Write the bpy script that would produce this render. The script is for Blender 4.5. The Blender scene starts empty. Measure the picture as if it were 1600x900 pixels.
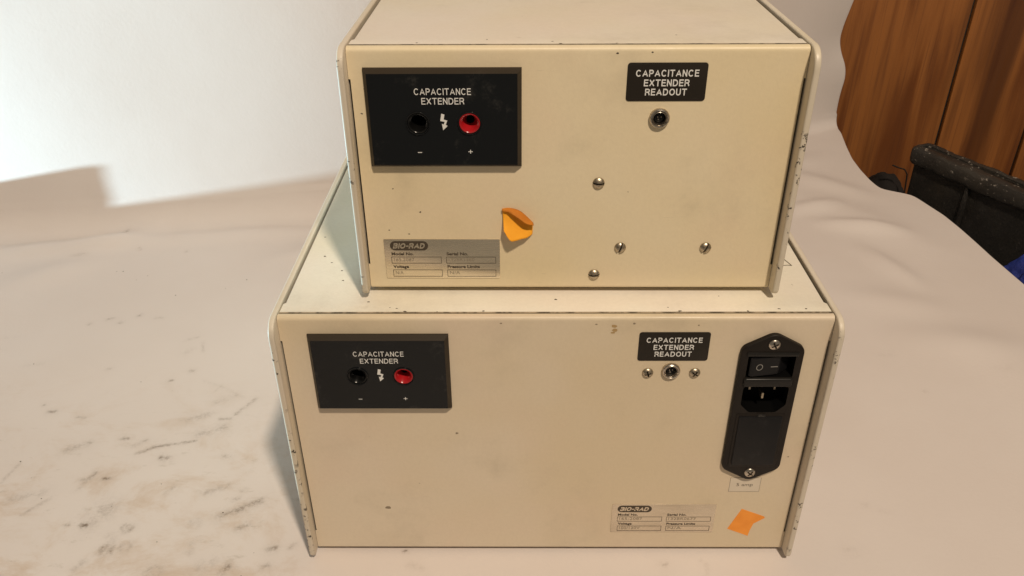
import bpy, bmesh, math, random
import numpy as np
from mathutils import Vector, Matrix, noise as mnoise

random.seed(7); np.random.seed(7)
S = 0.001                                   # everything below is measured in millimetres
scene = bpy.context.scene
COL = scene.collection

# ------------------------------------------------------------------ camera
cam_d = bpy.data.cameras.new('camera'); cam = bpy.data.objects.new('camera', cam_d); COL.objects.link(cam)
cam_d.sensor_width = 36.0; cam_d.lens = 1282.43 / 1600 * 36.0
cam_d.clip_start = 0.01; cam_d.clip_end = 100
_pit, _yaw, _rol = 0.5438, -0.0102, -0.0064
_f = Vector((math.sin(_yaw)*math.cos(_pit), math.cos(_yaw)*math.cos(_pit), -math.sin(_pit)))
_r = Vector((math.cos(_yaw), -math.sin(_yaw), 0)); _u = _r.cross(_f)
_r2 = math.cos(_rol)*_r + math.sin(_rol)*_u; _u2 = -math.sin(_rol)*_r + math.cos(_rol)*_u
cam.matrix_world = Matrix(((_r2.x, _u2.x, -_f.x, -19.94*S), (_r2.y, _u2.y, -_f.y, -380.86*S),
                           (_r2.z, _u2.z, -_f.z, 437.23*S), (0, 0, 0, 1)))
scene.camera = cam

# ------------------------------------------------------------------ light
world = bpy.data.worlds.new('World'); scene.world = world; world.use_nodes = True
bg = world.node_tree.nodes['Background']; bg.inputs[0].default_value = (1.0, 0.88, 0.72, 1); bg.inputs[1].default_value = 0.17
def lamp(name, loc, watts, radius, colour):
    d = bpy.data.lights.new(name, 'POINT'); d.energy = watts; d.shadow_soft_size = radius*S; d.color = colour
    o = bpy.data.objects.new(name, d); COL.objects.link(o); o.location = Vector(loc)*S
    return o
lamp('ceiling_bulb', (386, -1038, 1855), 140.0, 58, (1.0, 0.83, 0.645))       # warm bulb above and right of the camera
lamp('daylight_lamp', (-1450, 40, -65), 124.0, 10, (0.60, 0.87, 1.0))       # cool light from the left, just below the table top
vs = scene.view_settings
vs.view_transform = 'Standard'; vs.look = 'None'; vs.exposure = 0.0; vs.gamma = 1.0; vs.use_curve_mapping = False

# ------------------------------------------------------------------ helpers
def link(name, me, mats, parent=None, loc=(0, 0, 0)):
    o = bpy.data.objects.new(name, me); COL.objects.link(o)
    for m in (mats if isinstance(mats, (list, tuple)) else [mats]): me.materials.append(m)
    o.location = Vector(loc)*S
    if parent is not None: o.parent = parent
    return o
def finish(bm, name, mats, parent=None, loc=(0, 0, 0), smooth=35, recalc=True):
    """coordinates in bm are millimetres"""
    if recalc: bmesh.ops.recalc_face_normals(bm, faces=bm.faces)
    for v in bm.verts: v.co *= S
    me = bpy.data.meshes.new(name); bm.to_mesh(me); bm.free()
    if smooth:
        me.polygons.foreach_set('use_smooth', [True]*len(me.polygons))
        me.set_sharp_from_angle(angle=math.radians(smooth))
    return link(name, me, mats, parent, loc)
def offset_poly(pts, d):
    """move every vertex of a counter-clockwise outline inwards by d"""
    n = len(pts); out = []
    for i in range(n):
        a, b, c = Vector(pts[i-1]), Vector(pts[i]), Vector(pts[(i+1) % n])
        e1 = (b-a).normalized(); e2 = (c-b).normalized()
        n1 = Vector((-e1.y, e1.x)); n2 = Vector((-e2.y, e2.x))
        m = n1+n2; m = m/max(0.3, m.dot(n1)) if m.length > 1e-6 else n1
        out.append((b.x+m.x*d, b.y+m.y*d))
    return out
def round_poly(pts, radii, seg=6):
    """counter-clockwise outline with each corner rounded"""
    n = len(pts); out = []
    for i in range(n):
        r = radii[i] if isinstance(radii, (list, tuple)) else radii
        a, b, c = Vector(pts[i-1]), Vector(pts[i]), Vector(pts[(i+1) % n])
        if r <= 0: out.append((b.x, b.y)); continue
        e1 = (a-b).normalized(); e2 = (c-b).normalized()
        ang = e1.angle(e2); t = r/math.tan(ang/2)
        p1 = b+e1*t; p2 = b+e2*t; ctr = b+(e1+e2).normalized()*(r/math.sin(ang/2))
        a1 = math.atan2(p1.y-ctr.y, p1.x-ctr.x); a2 = math.atan2(p2.y-ctr.y, p2.x-ctr.x)
        da = (a2-a1+math.pi) % (2*math.pi)-math.pi
        for k in range(seg+1):
            an = a1+da*k/seg; out.append((ctr.x+r*math.cos(an), ctr.y+r*math.sin(an)))
    return out
def rect(x0, x1, z0, z1): return [(x0, z0), (x1, z0), (x1, z1), (x0, z1)]
def circle(x, z, r, n=40): return [(x+r*math.cos(2*math.pi*k/n), z+r*math.sin(2*math.pi*k/n)) for k in range(n)]
FRONT = lambda a, b, d: (a, -d, b)          # outline in x,z; depth d towards the viewer
SIDE = lambda a, b, d: (d, a, b)            # outline in y,z; depth along x
TOP = lambda a, b, d: (a, b, d)             # outline in x,y; depth up
def fill(bm, loops, holes, d, put):
    """flat face with holes: loops are outlines of bm verts already made"""
    edges = []
    for lp in [loops]+holes:
        for i in range(len(lp)):
            e = bm.edges.get((lp[i-1], lp[i])) or bm.edges.new((lp[i-1], lp[i]))
            edges.append(e)
    bmesh.ops.triangle_fill(bm, edges=edges, use_beauty=True, use_dissolve=False)
def slab(bm, pts, d0, d1, bev=0.0, seg=3, put=FRONT, holes=(), back=True, hole_depth=None):
    """outline extruded from depth d0 to d1, front edge rounded by bev, holes cut in the front"""
    rings = [(0.0, d0)]
    if bev > 0:
        if back == 'round':
            rings = [(bev*(1-math.sin(t)), d0+bev*(1-math.cos(t))) for t in [math.pi/2*k/seg for k in range(seg+1)]]
        rings += [(bev*(1-math.cos(t)), d1-bev*(1-math.sin(t))) for t in [math.pi/2*k/seg for k in range(seg+1)]]
    else: rings.append((0.0, d1))
    vs_ = []
    for ins, d in rings:
        q = offset_poly(pts, ins) if ins else pts
        vs_.append([bm.verts.new(put(a, b, d)) for a, b in q])
    n = len(pts)
    for A, B in zip(vs_[:-1], vs_[1:]):
        for i in range(n): bm.faces.new((A[i-1], A[i], B[i], B[i-1]))
    hl = []
    for h in holes:
        top = [bm.verts.new(put(a, b, d1)) for a, b in h]
        if hole_depth is not None:
            low = [bm.verts.new(put(a, b, hole_depth)) for a, b in h]
            for i in range(len(h)): bm.faces.new((top[i-1], top[i], low[i], low[i-1]))
        hl.append(top)
    if hl: fill(bm, vs_[-1], hl, d1, put)
    else: bm.faces.new(vs_[-1])
    if back: bm.faces.new(vs_[0][::-1])
def box(bm, x0, x1, y0, y1, z0, z1, bev=0.0):
    r = bmesh.ops.create_cube(bm, size=1.0)
    for v in r['verts']:
        v.co = Vector(((x0+x1)/2+v.co.x*(x1-x0), (y0+y1)/2+v.co.y*(y1-y0), (z0+z1)/2+v.co.z*(z1-z0)))
    if bev:
        es = list({e for v in r['verts'] for e in v.link_edges})
        bmesh.ops.bevel(bm, geom=es, offset=bev, segments=2, affect='EDGES', profile=0.6)
def lathe(bm, prof, n=40, cx=0, cz=0, mats=None):
    """profile of (radius, depth towards viewer) turned about the y axis at cx, cz"""
    rings = []
    for r, d in prof:
        if r < 1e-6: rings.append([bm.verts.new((cx, -d, cz))])
        else: rings.append([bm.verts.new((cx+r*math.cos(2*math.pi*k/n), -d, cz+r*math.sin(2*math.pi*k/n))) for k in range(n)])
    for j, (A, B) in enumerate(zip(rings[:-1], rings[1:])):
        for i in range(n):
            if len(A) == 1 and len(B) == 1: continue
            if len(B) == 1: f = bm.faces.new((A[i-1], A[i], B[0]))
            elif len(A) == 1: f = bm.faces.new((A[0], B[i], B[i-1]))
            else: f = bm.faces.new((A[i-1], A[i], B[i], B[i-1]))
            if mats: f.material_index = mats[j]
def tube(bm, pts, r, n=8):
    rings = []
    for i, p in enumerate(pts):
        p = Vector(p); t = (Vector(pts[min(i+1, len(pts)-1)])-Vector(pts[max(i-1, 0)])).normalized()
        a = t.cross(Vector((0.31, 0.2, 0.93))).normalized(); b = t.cross(a)
        rings.append([bm.verts.new(p+r*(math.cos(2*math.pi*k/n)*a+math.sin(2*math.pi*k/n)*b)) for k in range(n)])
    for A, B in zip(rings[:-1], rings[1:]):
        for i in range(n): bm.faces.new((A[i-1], A[i], B[i], B[i-1]))
    bm.faces.new(rings[0][::-1]); bm.faces.new(rings[-1])

# ------------------------------------------------------------------ materials
class NT:
    def __init__(self, name):
        self.m = bpy.data.materials.new(name); self.m.use_nodes = True
        self.t = self.m.node_tree; self.b = self.t.nodes['Principled BSDF']
    def n(self, kind, **kw):
        nd = self.t.nodes.new(kind)
        for k, v in kw.items():
            if k.startswith('i_'): nd.inputs[int(k[2:])].default_value = v
            else: setattr(nd, k, v)
        return nd
    def l(self, a, b): self.t.links.new(a, b)
    def coord(self): 
        if not hasattr(self, '_c'): self._c = self.n('ShaderNodeTexCoord').outputs['Object']
        return self._c
    def noise(self, scale, detail=4, rough=0.55, stretch=None, dist=0.0, rot=None, offset=None):
        nz = self.n('ShaderNodeTexNoise'); nz.inputs['Scale'].default_value = scale; nz.inputs['Detail'].default_value = detail
        nz.inputs['Roughness'].default_value = rough; nz.inputs['Distortion'].default_value = dist
        src = self.coord()
        if stretch or rot or offset:
            mp = self.n('ShaderNodeMapping'); self.l(src, mp.inputs['Vector'])
            if stretch: mp.inputs['Scale'].default_value = stretch
            if rot: mp.inputs['Rotation'].default_value = rot
            if offset: mp.inputs['Location'].default_value = offset
            src = mp.outputs[0]
        self.l(src, nz.inputs['Vector']); return nz.outputs['Fac']
    def ramp(self, fac, lo, hi, a=0.0, b=1.0):
        mr = self.n('ShaderNodeMapRange'); mr.interpolation_type = 'SMOOTHSTEP'
        self.l(fac, mr.inputs['Value']); mr.inputs['From Min'].default_value = lo; mr.inputs['From Max'].default_value = hi
        mr.inputs['To Min'].default_value = a; mr.inputs['To Max'].default_value = b; return mr.outputs[0]
    def math(self, op, a, b=None):
        m = self.n('ShaderNodeMath', operation=op)
        for i, v in enumerate((a, b)):
            if v is None: continue
            if isinstance(v, (int, float)): m.inputs[i].default_value = v
            else: self.l(v, m.inputs[i])
        return m.outputs[0]
    def mix(self, fac, a, b):
        m = self.n('ShaderNodeMix', data_type='RGBA')
        if isinstance(fac, (int, float)): m.inputs[0].default_value = fac
        else: self.l(fac, m.inputs[0])
        for i, v in ((6, a), (7, b)):
            if isinstance(v, tuple): m.inputs[i].default_value = (*v, 1)
            else: self.l(v, m.inputs[i])
        return m.outputs[2]
    def bump(self, h, dist, strength=1.0):
        bp = self.n('ShaderNodeBump'); self.l(h, bp.inputs['Height']); bp.inputs['Distance'].default_value = dist; bp.inputs['Strength'].default_value = strength
        self.l(bp.outputs[0], self.b.inputs['Normal'])
    def col(self, c): 
        if isinstance(c, tuple): self.b.inputs['Base Color'].default_value = (*c, 1)
        else: self.l(c, self.b.inputs['Base Color'])
    def rough(self, r):
        if isinstance(r, (int, float)): self.b.inputs['Roughness'].default_value = r
        else: self.l(r, self.b.inputs['Roughness'])
    def metal(self, v): self.b.inputs['Metallic'].default_value = v
def plain(name, c, rough=0.5, metal=0.0, spec=0.5):
    t = NT(name); t.col(c); t.rough(rough); t.metal(metal); t.b.inputs['Specular IOR Level'].default_value = spec
    return t.m

BEIGE = (0.75, 0.65, 0.46)
def paint(name, base, edge_axis=None, seed=0.0):
    """old beige enamel: faint yellowing, grime, hair scratches, specks; edge panels also carry chips"""
    t = NT(name); off = (seed, seed*1.7, seed*0.3)
    yellow = t.ramp(t.noise(7, 3, offset=off), 0.35, 0.7)
    c = t.mix(t.math('MULTIPLY', yellow, 0.8), base, (base[0]*0.95, base[1]*0.91, base[2]*0.80))
    grime = t.ramp(t.noise(16, 6, 0.65, offset=off), 0.50, 0.78)
    c = t.mix(t.math('MULTIPLY', grime, 0.26), c, (0.30, 0.25, 0.18))
    pink = t.ramp(t.noise(11, 3, offset=(seed+5, 2, seed)), 0.45, 0.70)
    c = t.mix(t.math('MULTIPLY', pink, 0.45), c, (base[0]*1.0, base[1]*0.93, base[2]*0.93))
    fine = t.ramp(t.noise(420, 3, 0.6), 0.3, 0.7)
    c = t.mix(t.math('MULTIPLY', fine, 0.06), c, (0.36, 0.29, 0.2))
    scr = t.math('MULTIPLY', t.ramp(t.noise(60, 2, 0.5, stretch=(1, 1, 18), rot=(0.3, 0.5, 0.2), offset=off), 0.70, 0.74), t.ramp(t.noise(9, 2, offset=off), 0.55, 0.65))
    c = t.mix(t.math('MULTIPLY', scr, 0.22), c, (0.32, 0.26, 0.18))
    sp = t.math('MULTIPLY', t.ramp(t.noise(330, 1, 0.4, offset=off), 0.79, 0.83), t.ramp(t.noise(28, 2, offset=off), 0.58, 0.66))
    c = t.mix(t.math('MULTIPLY', sp, 0.45), c, (0.16, 0.125, 0.085))
    if edge_axis:                                           # panel edges: rubbed and chipped along the front lip
        sx = t.n('ShaderNodeSeparateXYZ'); t.l(t.coord(), sx.inputs[0])
        front = t.ramp(sx.outputs['Y'], -0.0066, -0.0078)
        chips = t.math('MULTIPLY', t.ramp(t.noise(260, 4, 0.7, offset=off), 0.565, 0.605), t.ramp(t.noise(38, 3, offset=off), 0.47, 0.56))
        chips = t.math('MULTIPLY', chips, front)
        c = t.mix(t.math('MULTIPLY', front, 0.45), c, (0.50, 0.45, 0.37))
        c = t.mix(chips, c, (0.055, 0.045, 0.035))
    t.col(c); t.rough(t.ramp(t.noise(30, 4, offset=off), 0.3, 0.7, 0.36, 0.50)); t.b.inputs['Specular IOR Level'].default_value = 0.4
    t.bump(t.math('ADD', t.noise(650, 2), t.math('MULTIPLY', t.noise(12, 2), 9.0)), 0.00006)
    return t.m
M = {}
M['panel'] = paint('beige_enamel', BEIGE, seed=0.2)
M['panel2'] = paint('beige_enamel_lower', (0.685, 0.595, 0.465), seed=1.9)
M['cover'] = paint('beige_enamel_cover', (0.755, 0.705, 0.62), seed=3.1)
M['cover_lit'] = paint('beige_enamel_cover_lit', (0.82, 0.79, 0.70), seed=6.3)  # same enamel as the upper cover, stronger light painted into its colour
M['side'] = paint('beige_enamel_side', (0.66, 0.605, 0.51), edge_axis='y', seed=4.7)
M['dark'] = plain('matt_black', (0.02, 0.017, 0.013), 0.8)
M['white'] = plain('white_print', (0.72, 0.72, 0.70), 0.6)
M['brownprint'] = plain('brown_print', (0.055, 0.04, 0.025), 0.6)
M['faintprint'] = plain('faint_stamp', (0.24, 0.20, 0.145), 0.7)
def plastic(name, c, r0, r1, dust=0.0, spec=0.22):
    t = NT(name)
    t.rough(t.ramp(t.noise(40, 5, 0.6), 0.3, 0.7, r0, r1))
    d = t.math('MULTIPLY', t.ramp(t.noise(30, 8, 0.75), 0.55, 0.76), dust)
    t.col(t.mix(d, c, (0.30, 0.28, 0.25))); t.b.inputs['Specular IOR Level'].default_value = spec; t.bump(t.noise(500, 2), 0.00003); return t.m
M['plate'] = plastic('black_acrylic', (0.008, 0.009, 0.010), 0.10, 0.2, 0.16, 0.22)
M['bevel'] = plastic('black_acrylic_lit_edge', (0.030, 0.022, 0.014), 0.4, 0.55, 0.08)  # the plate's black acrylic, with brown light on the bevel put into the colour
M['label'] = plastic('black_label', (0.020, 0.016, 0.012), 0.40, 0.55, 0.05)
M['inlet'] = plastic('black_moulding', (0.012, 0.009, 0.007), 0.42, 0.55, 0.06)
M['inlet_in'] = plastic('black_insert', (0.007, 0.007, 0.008), 0.38, 0.5, 0.06)
M['cavity_shade'] = plain('cavity_shade', (0.003, 0.003, 0.003), 0.7, 0.0, 0.05)  # near-black for recess walls and holes, their shade put into the colour
M['jackblack'] = plain('black_jack_plastic', (0.004, 0.004, 0.004), 0.2, 0.0, 0.3)
M['smoke'] = plastic('grey_strip', (0.014, 0.013, 0.012), 0.25, 0.4, 0.22)
M['red'] = plain('red_plastic', (0.36, 0.010, 0.014), 0.2)
M['redrim'] = plain('dark_red_rim', (0.10, 0.012, 0.012), 0.3)
def metal(name, c, r0, r1):
    t = NT(name); t.metal(1.0); n = t.noise(300, 4, 0.7)
    t.col(t.mix(t.ramp(t.noise(900, 3), 0.35, 0.75), c, (c[0]*0.55, c[1]*0.5, c[2]*0.45))); t.rough(t.ramp(n, 0.3, 0.7, r0, r1)); return t.m
M['nickel'] = metal('dull_nickel', (0.50, 0.44, 0.34), 0.34, 0.5)
M['chrome'] = metal('bright_nickel', (0.60, 0.55, 0.48), 0.24, 0.38)
M['pin'] = metal('dull_pin', (0.30, 0.27, 0.22), 0.35, 0.5)
M['greyprint'] = plain('grey_print', (0.30, 0.29, 0.27), 0.6)
M['slot'] = plain('slot_dark', (0.025, 0.018, 0.01), 0.7)  # dark brown faces inside the screw slots
def alu(name, c, dirt):
    t = NT(name); t.metal(0.85)
    g = t.ramp(t.noise(20, 6, 0.7, stretch=(0.4, 1, 2.5)), 0.45, 0.75)
    t.col(t.mix(t.math('MULTIPLY', g, dirt), c, (c[0]*0.6, c[1]*0.58, c[2]*0.54)))
    t.rough(t.ramp(t.noise(900, 2, stretch=(0.05, 1, 3)), 0.3, 0.7, 0.22, 0.30)); return t.m
M['alu'] = alu('nameplate_aluminium', (0.74, 0.65, 0.50), 0.3)
M['alu2'] = alu('nameplate_aluminium_worn', (0.70, 0.62, 0.50), 0.6)
def papercol(name, c, c2):
    t = NT(name); t.col(t.mix(t.ramp(t.noise(120, 4), 0.3, 0.7), c, c2)); t.rough(0.75); t.b.inputs['Specular IOR Level'].default_value = 0.2
    t.bump(t.noise(700, 3), 0.00005); return t.m
M['orange'] = papercol('orange_paper', (0.90, 0.40, 0.03), (0.86, 0.36, 0.025))
M['orange_back'] = papercol('orange_paper_back', (0.55, 0.19, 0.02), (0.48, 0.16, 0.02))
M['orange2'] = papercol('orange_sticker_flat', (0.90, 0.34, 0.06), (0.84, 0.30, 0.05))
M['clear'] = papercol('clear_label', (0.66, 0.585, 0.475), (0.63, 0.555, 0.45))
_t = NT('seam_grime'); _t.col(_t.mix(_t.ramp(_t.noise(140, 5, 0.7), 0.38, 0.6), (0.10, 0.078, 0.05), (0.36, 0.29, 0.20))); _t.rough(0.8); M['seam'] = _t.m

# ------------------------------------------------------------------ the setting
def structure(o): o['kind'] = 'structure'; return o
# paper sheet: lies on the table, turns up and hangs as the background
_P = np.polyfit([-1000, -625, -400, -238, -150, 100, 300, 457], [418, 466, 494, 514, 530, 622, 728, 822], 5)
def crease(x): return np.polyval(_P, x)
MARKS = np.array([
(-230.6,30.8,-206.7,45.6,4.0,0.55,0.0),
(-326.0,22.1,-323.0,22.1,2.5,0.9,0.0),
(-320.3,27.1,-315.9,37.7,12.9,0.28,0.0),
(-293.1,19.8,-293.1,19.8,3.6,0.55,1.0),
(-299.2,0.1,-299.2,0.1,4.3,0.75,1.0),
(-287.7,2.9,-287.7,2.9,3.8,0.35,1.0),
(-247.2,23.4,-247.2,23.4,4.3,0.3,1.0),
(-295.7,90.1,-291.0,90.1,2.8,0.8,0.0),
(-334.1,111.6,-330.8,111.6,2.0,0.8,0.0),
(-330.2,68.0,-326.3,68.0,1.9,0.7,0.0),
(-408.5,145.3,-405.0,145.3,1.7,0.8,0.0),
(-215.4,20.0,-209.5,22.9,2.8,0.5,0.0),
(-189.3,1.1,-185.3,2.5,2.5,0.6,0.0),
(-215.5,-19.1,-212.7,-13.1,3.1,0.6,0.0),
(-260.2,-18.9,-260.2,-18.9,5.2,0.45,1.0),
(-315.8,95.0,-306.0,101.9,1.4,0.6,0.0),
(-306.1,102.3,-275.4,109.7,1.4,0.65,0.0),
(-264.0,136.4,-256.1,136.4,1.3,0.7,0.0),
(-253.7,141.7,-242.9,161.6,1.9,0.4,0.0),
(-274.5,116.9,-258.1,125.8,6.9,0.28,0.0),
(-290.6,133.6,-276.2,141.7,5.0,0.25,0.0),
(-372.6,99.3,-360.4,105.6,5.2,0.28,0.0),
(-361.7,105.6,-357.7,107.4,1.8,0.55,0.0),
(-344.4,57.1,-338.9,74.1,1.9,0.45,0.0),
(-346.2,66.3,-339.3,69.7,1.5,0.35,0.0),
(-387.4,46.9,-369.6,53.2,6.4,0.22,0.0),
(-372.8,32.1,-360.2,48.5,1.8,0.35,0.0),
(-273.5,158.2,-261.2,166.8,4.8,0.22,0.0),
(-331.6,247.5,-321.3,252.8,1.4,0.3,0.0),
(-314.2,244.9,-309.2,229.6,1.2,0.3,0.0),
(-324.5,227.1,-320.3,232.1,6.1,0.15,0.0),
(-419.5,284.6,-415.8,284.6,1.8,0.8,0.0),
(-405.7,278.4,-404.1,278.4,1.5,0.8,0.0),
(-392.0,290.9,-390.9,292.0,1.5,0.8,0.0),
(-311.1,201.0,-308.8,201.0,1.6,0.8,0.0),
(-323.8,186.7,-322.2,187.6,1.6,0.8,0.0),
(-497.6,232.2,-494.8,234.8,1.7,0.7,0.0),
(-385.5,203.4,-384.1,203.4,1.4,0.5,0.0),
(-374.8,286.3,-367.6,286.2,1.2,0.35,0.0),
(-434.5,276.2,-433.3,276.2,1.5,0.6,0.0),
(-417.3,154.0,-417.3,154.0,1.5,0.5,0.0),
(-383.2,138.4,-376.0,137.2,1.1,0.4,0.0),
(-336.2,22.4,-335.5,22.4,1.3,0.8,0.0),
(-301.7,12.6,-298.8,8.4,5.3,0.2,0.0),
(-247.7,92.2,-243.7,91.2,3.2,0.3,0.0),
(-225.7,47.1,-224.3,47.7,1.5,0.8,0.0),
(-223.4,55.4,-222.7,55.4,1.1,0.8,0.0),
(-249.8,53.4,-235.6,60.5,4.1,0.28,0.0),
(-278.0,53.4,-274.5,59.8,2.6,0.3,0.0),
(-293.6,186.7,-274.1,177.7,1.1,0.25,0.0),
(-274.1,177.7,-253.7,164.6,1.1,0.2,0.0),
(-280.3,171.1,-277.5,179.9,1.1,0.25,0.0),
(-211.0,-13.1,-211.0,-13.1,4.5,0.2,1.0),
(-189.5,-14.3,-186.8,-12.5,2.4,0.5,0.0),
(-175.5,2.5,-173.1,5.9,1.6,0.35,0.0),
(-321.9,104.1,-315.4,110.1,2.4,0.35,0.0),
(-405.5,62.9,-401.8,83.3,1.5,0.22,0.0),
(-230.1,-13.1,-225.0,-9.2,6.7,0.25,0.0),
(-242.9,5.7,-242.3,-2.5,3.5,0.2,0.0),
(-503.1,253.5,-503.1,253.5,1.5,0.7,0.0),
(-461.2,207.7,-448.0,210.1,5.1,0.12,0.0),
(-313.9,-15.9,-310.5,-9.4,3.0,0.25,0.0),
(200.5,0.6,205.2,1.7,3.2,0.5,0.0),
(225.7,43.5,227.1,42.3,2.1,0.45,0.0),
(236.8,36.8,241.6,35.0,1.4,0.3,0.0),
(323.9,171.6,324.6,170.7,0.8,0.7,0.0),
(394.7,200.3,407.7,198.4,5.0,0.15,0.0),
(100.5,-7.1,105.5,-13.9,0.6,0.5,0.0),
(75.7,-10.9,76.9,-11.4,1.3,0.8,0.0),
(-96.9,-0.0,-96.1,-0.0,0.6,0.9,0.0),
(305.8,224.2,317.0,223.3,2.6,0.15,0.0),
(-92.6,-11.2,-83.9,-14.4,3.2,0.15,0.0),
(-479.6,441.7,-480.8,447.9,1.1,0.8,0.0),
(-473.9,465.4,-470.1,454.2,1.7,0.6,0.0),
(-492.4,434.0,-491.2,428.0,1.6,0.6,0.0),
(-515.1,426.5,-504.0,408.7,1.1,0.6,0.0),
(-447.1,427.8,-444.3,426.3,1.1,0.7,0.0),
(-392.8,423.2,-392.0,423.2,1.1,0.7,0.0),
(-497.9,343.2,-495.9,343.2,1.5,0.7,0.0)
])
def smooth_interp(v, xs, ys, wd):
    return sum(np.interp(v+k*wd/4, xs, ys) for k in range(-4, 5))/9.0
def right_edge(y):
    return smooth_interp(y, [-400, -100, 150, 350, 408, 477, 511, 540, 564, 574, 581, 590, 614, 648, 689, 737, 789, 825], [560, 545, 522, 501, 496, 493, 490, 483, 477, 470, 448, 442, 439, 439, 442, 450, 460, 462], 7)
def wall_edge(z):
    return smooth_interp(z, [0, 30, 65, 85, 105, 125, 186, 300, 500, 900], [0, 0, 5, -4, -15, -15, -2, 8, -6, 10], 16)
def make_paper():
    cols = np.unique(np.concatenate([np.arange(-764, -480, 12), np.arange(-480, -150, 1.1), np.arange(-150, 300, 2.5), np.arange(300, 457, 3), [457]]))
    s = (cols+764)/1221.0
    rows_f = np.unique(np.concatenate([np.arange(-290, -40, 10), np.arange(-40, 250, 1.25), np.arange(250, 480, 3), [480]]))
    w_f = (rows_f+290)/770.0                                   # 0..1 over the floor up to the start of the bend
    R = np.interp(cols, [-764, -250, 100, 300, 457], [34, 32, 30, 22, 16])
    arc = np.linspace(0, math.pi/2, 14)[1:]
    zs = np.unique(np.concatenate([np.linspace(0, 240, 70)[1:], np.linspace(240, 820, 20)]))
    cy = crease(cols)
    NX = len(cols); P = []
    for w in w_f:
        y = -290+w*(cy-R*1.0+290)
        x = -764+s*(right_edge(y)+764)
        P.append(np.stack([x, y, np.zeros(NX)], 1))
    for a in arc:
        x = -764+s*(right_edge(cy)+764)
        P.append(np.stack([x, cy-R+R*math.sin(a), R*(1-math.cos(a))], 1))
    for z in zs:
        x = -764+s*1224+np.clip((s-0.9)/0.1, 0, 1)**2*wall_edge(z)
        zz = R+z*(820-R)/820; P.append(np.stack([x, cy+0.03*(zz-R), zz], 1))
    V = np.concatenate(P, 0)
    # gentle buckles in the sheet
    def ridge(x0, y0, x1, y1, wd, h):
        d = np.array([x1-x0, y1-y0], float); L = np.hypot(*d); d /= L
        u = (V[:, 0]-x0)*d[0]+(V[:, 1]-y0)*d[1]; v = -(V[:, 0]-x0)*d[1]+(V[:, 1]-y0)*d[0]
        f = np.exp(-(v/wd)**2)*np.clip(1-((u-L/2)/(L*0.75))**2, 0, 1)**2
        V[:, 2] += 1.7*h*f
    fl = V[:, 2] < 1
    V[:, 2] += np.where(fl, 0.8*np.sin(V[:, 0]/83+1.3*np.sin(V[:, 1]/70))*np.sin(V[:, 1]/61+V[:, 0]/190), 0)*np.clip((V[:, 1]-120)/120, 0, 1)
    V[:, 1] += np.where(~fl, 2.2*np.sin(V[:, 0]/95+0.8)*np.sin(V[:, 2]/70+V[:, 0]/160), 0)*np.clip(V[:, 2]/60, 0, 1)
    for a in [(330, 490, 420, 462, 13, 4.0), (360, 430, 392, 345, 14, 3.0), (300, 520, 372, 540, 14, 3.5), (440, 420, 350, 560, 30, 3), (-640, 405, -420, 452, 16, 5.0), (-430, 452, -250, 474, 14, 3.5),
              (-560, 340, -480, 405, 22, 3.0), (380, 260, 470, 120, 34, 2.5), (-330, 500, -200, 520, 9, 3.0), (-520, 420, -440, 470, 14, 3), (300, 330, 400, 300, 22, 2.0), (330, 250, 460, 230, 26, 2.2), (-300, 400, -210, 440, 20, 2.0), (420, 560, 330, 640, 20, 3.5), (-640, 330, -520, 300, 30, 2.5), (280, 620, 400, 700, 20, 3.0), (400, 60, 520, 40, 30, 1.6)]:
        ridge(*a)
    # dirt marks as a value on the vertices, broken up by noise in the material
    dirt = np.zeros(len(V))
    sel = np.where((V[:, 2] < 8) & (V[:, 1] < 470))[0]; X, Y = V[sel, 0], V[sel, 1]; acc = np.zeros(len(sel))
    for x0, y0, x1, y1, wd, st, k in MARKS:
        st *= 0.45 if x0 > 100 else (0.65 if y0 > 170 else 1.0)
        dx, dy = x1-x0, y1-y0; L2 = dx*dx+dy*dy
        if k:
            r = np.hypot(X-x0, (Y-y0)*0.9); f = (0.6*np.exp(-((r-wd)/1.5)**2)+0.42*np.exp(-(r/wd)**4))*(0.72+0.28*np.sin(np.arctan2(Y-y0, X-x0)*2+x0))
        else:
            t = np.clip(((X-x0)*dx+(Y-y0)*dy)/max(L2, 1e-6), 0, 1)
            r = np.hypot(X-x0-t*dx, Y-y0-t*dy); f = np.exp(-(r/(wd*0.55+0.45))**2)
        acc = np.maximum(acc, 0.85*st*f+0.22*st*np.exp(-(r/(wd*1.5+1.5))**2))
    dirt[sel] = acc
    nr = len(P); idx = np.arange(nr*NX).reshape(nr, NX)
    F = np.stack([idx[:-1, :-1], idx[:-1, 1:], idx[1:, 1:], idx[1:, :-1]], -1).reshape(-1, 4)
    me = bpy.data.meshes.new('paper_backdrop'); me.from_pydata((V*S).tolist(), [], F.tolist())
    me.attributes.new('dirt', 'FLOAT', 'POINT').data.foreach_set('value', dirt.astype(np.float32))
    me.polygons.foreach_set('use_smooth', [True]*len(me.polygons))
    t = NT('white_paper')
    at = t.n('ShaderNodeAttribute', attribute_name='dirt').outputs['Fac']
    base = t.mix(t.ramp(t.noise(5, 4), 0.3, 0.7), (0.705, 0.65, 0.622), (0.675, 0.615, 0.583))
    sx = t.n('ShaderNodeSeparateXYZ'); t.l(t.coord(), sx.inputs[0])
    # the used, front left part of the sheet is soiled
    zone = t.math('MULTIPLY', t.ramp(sx.outputs['X'], -0.10, -0.22), t.ramp(sx.outputs['Y'], 0.24, 0.03))
    blot = t.ramp(t.noise(17, 8, 0.72, rot=(0, 0, 0.5), stretch=(1, 1.5, 1), dist=0.4), 0.46, 0.72)
    c = t.mix(t.math('MULTIPLY', t.math('MULTIPLY', blot, zone), 0.5), base, (0.48, 0.33, 0.20))
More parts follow.
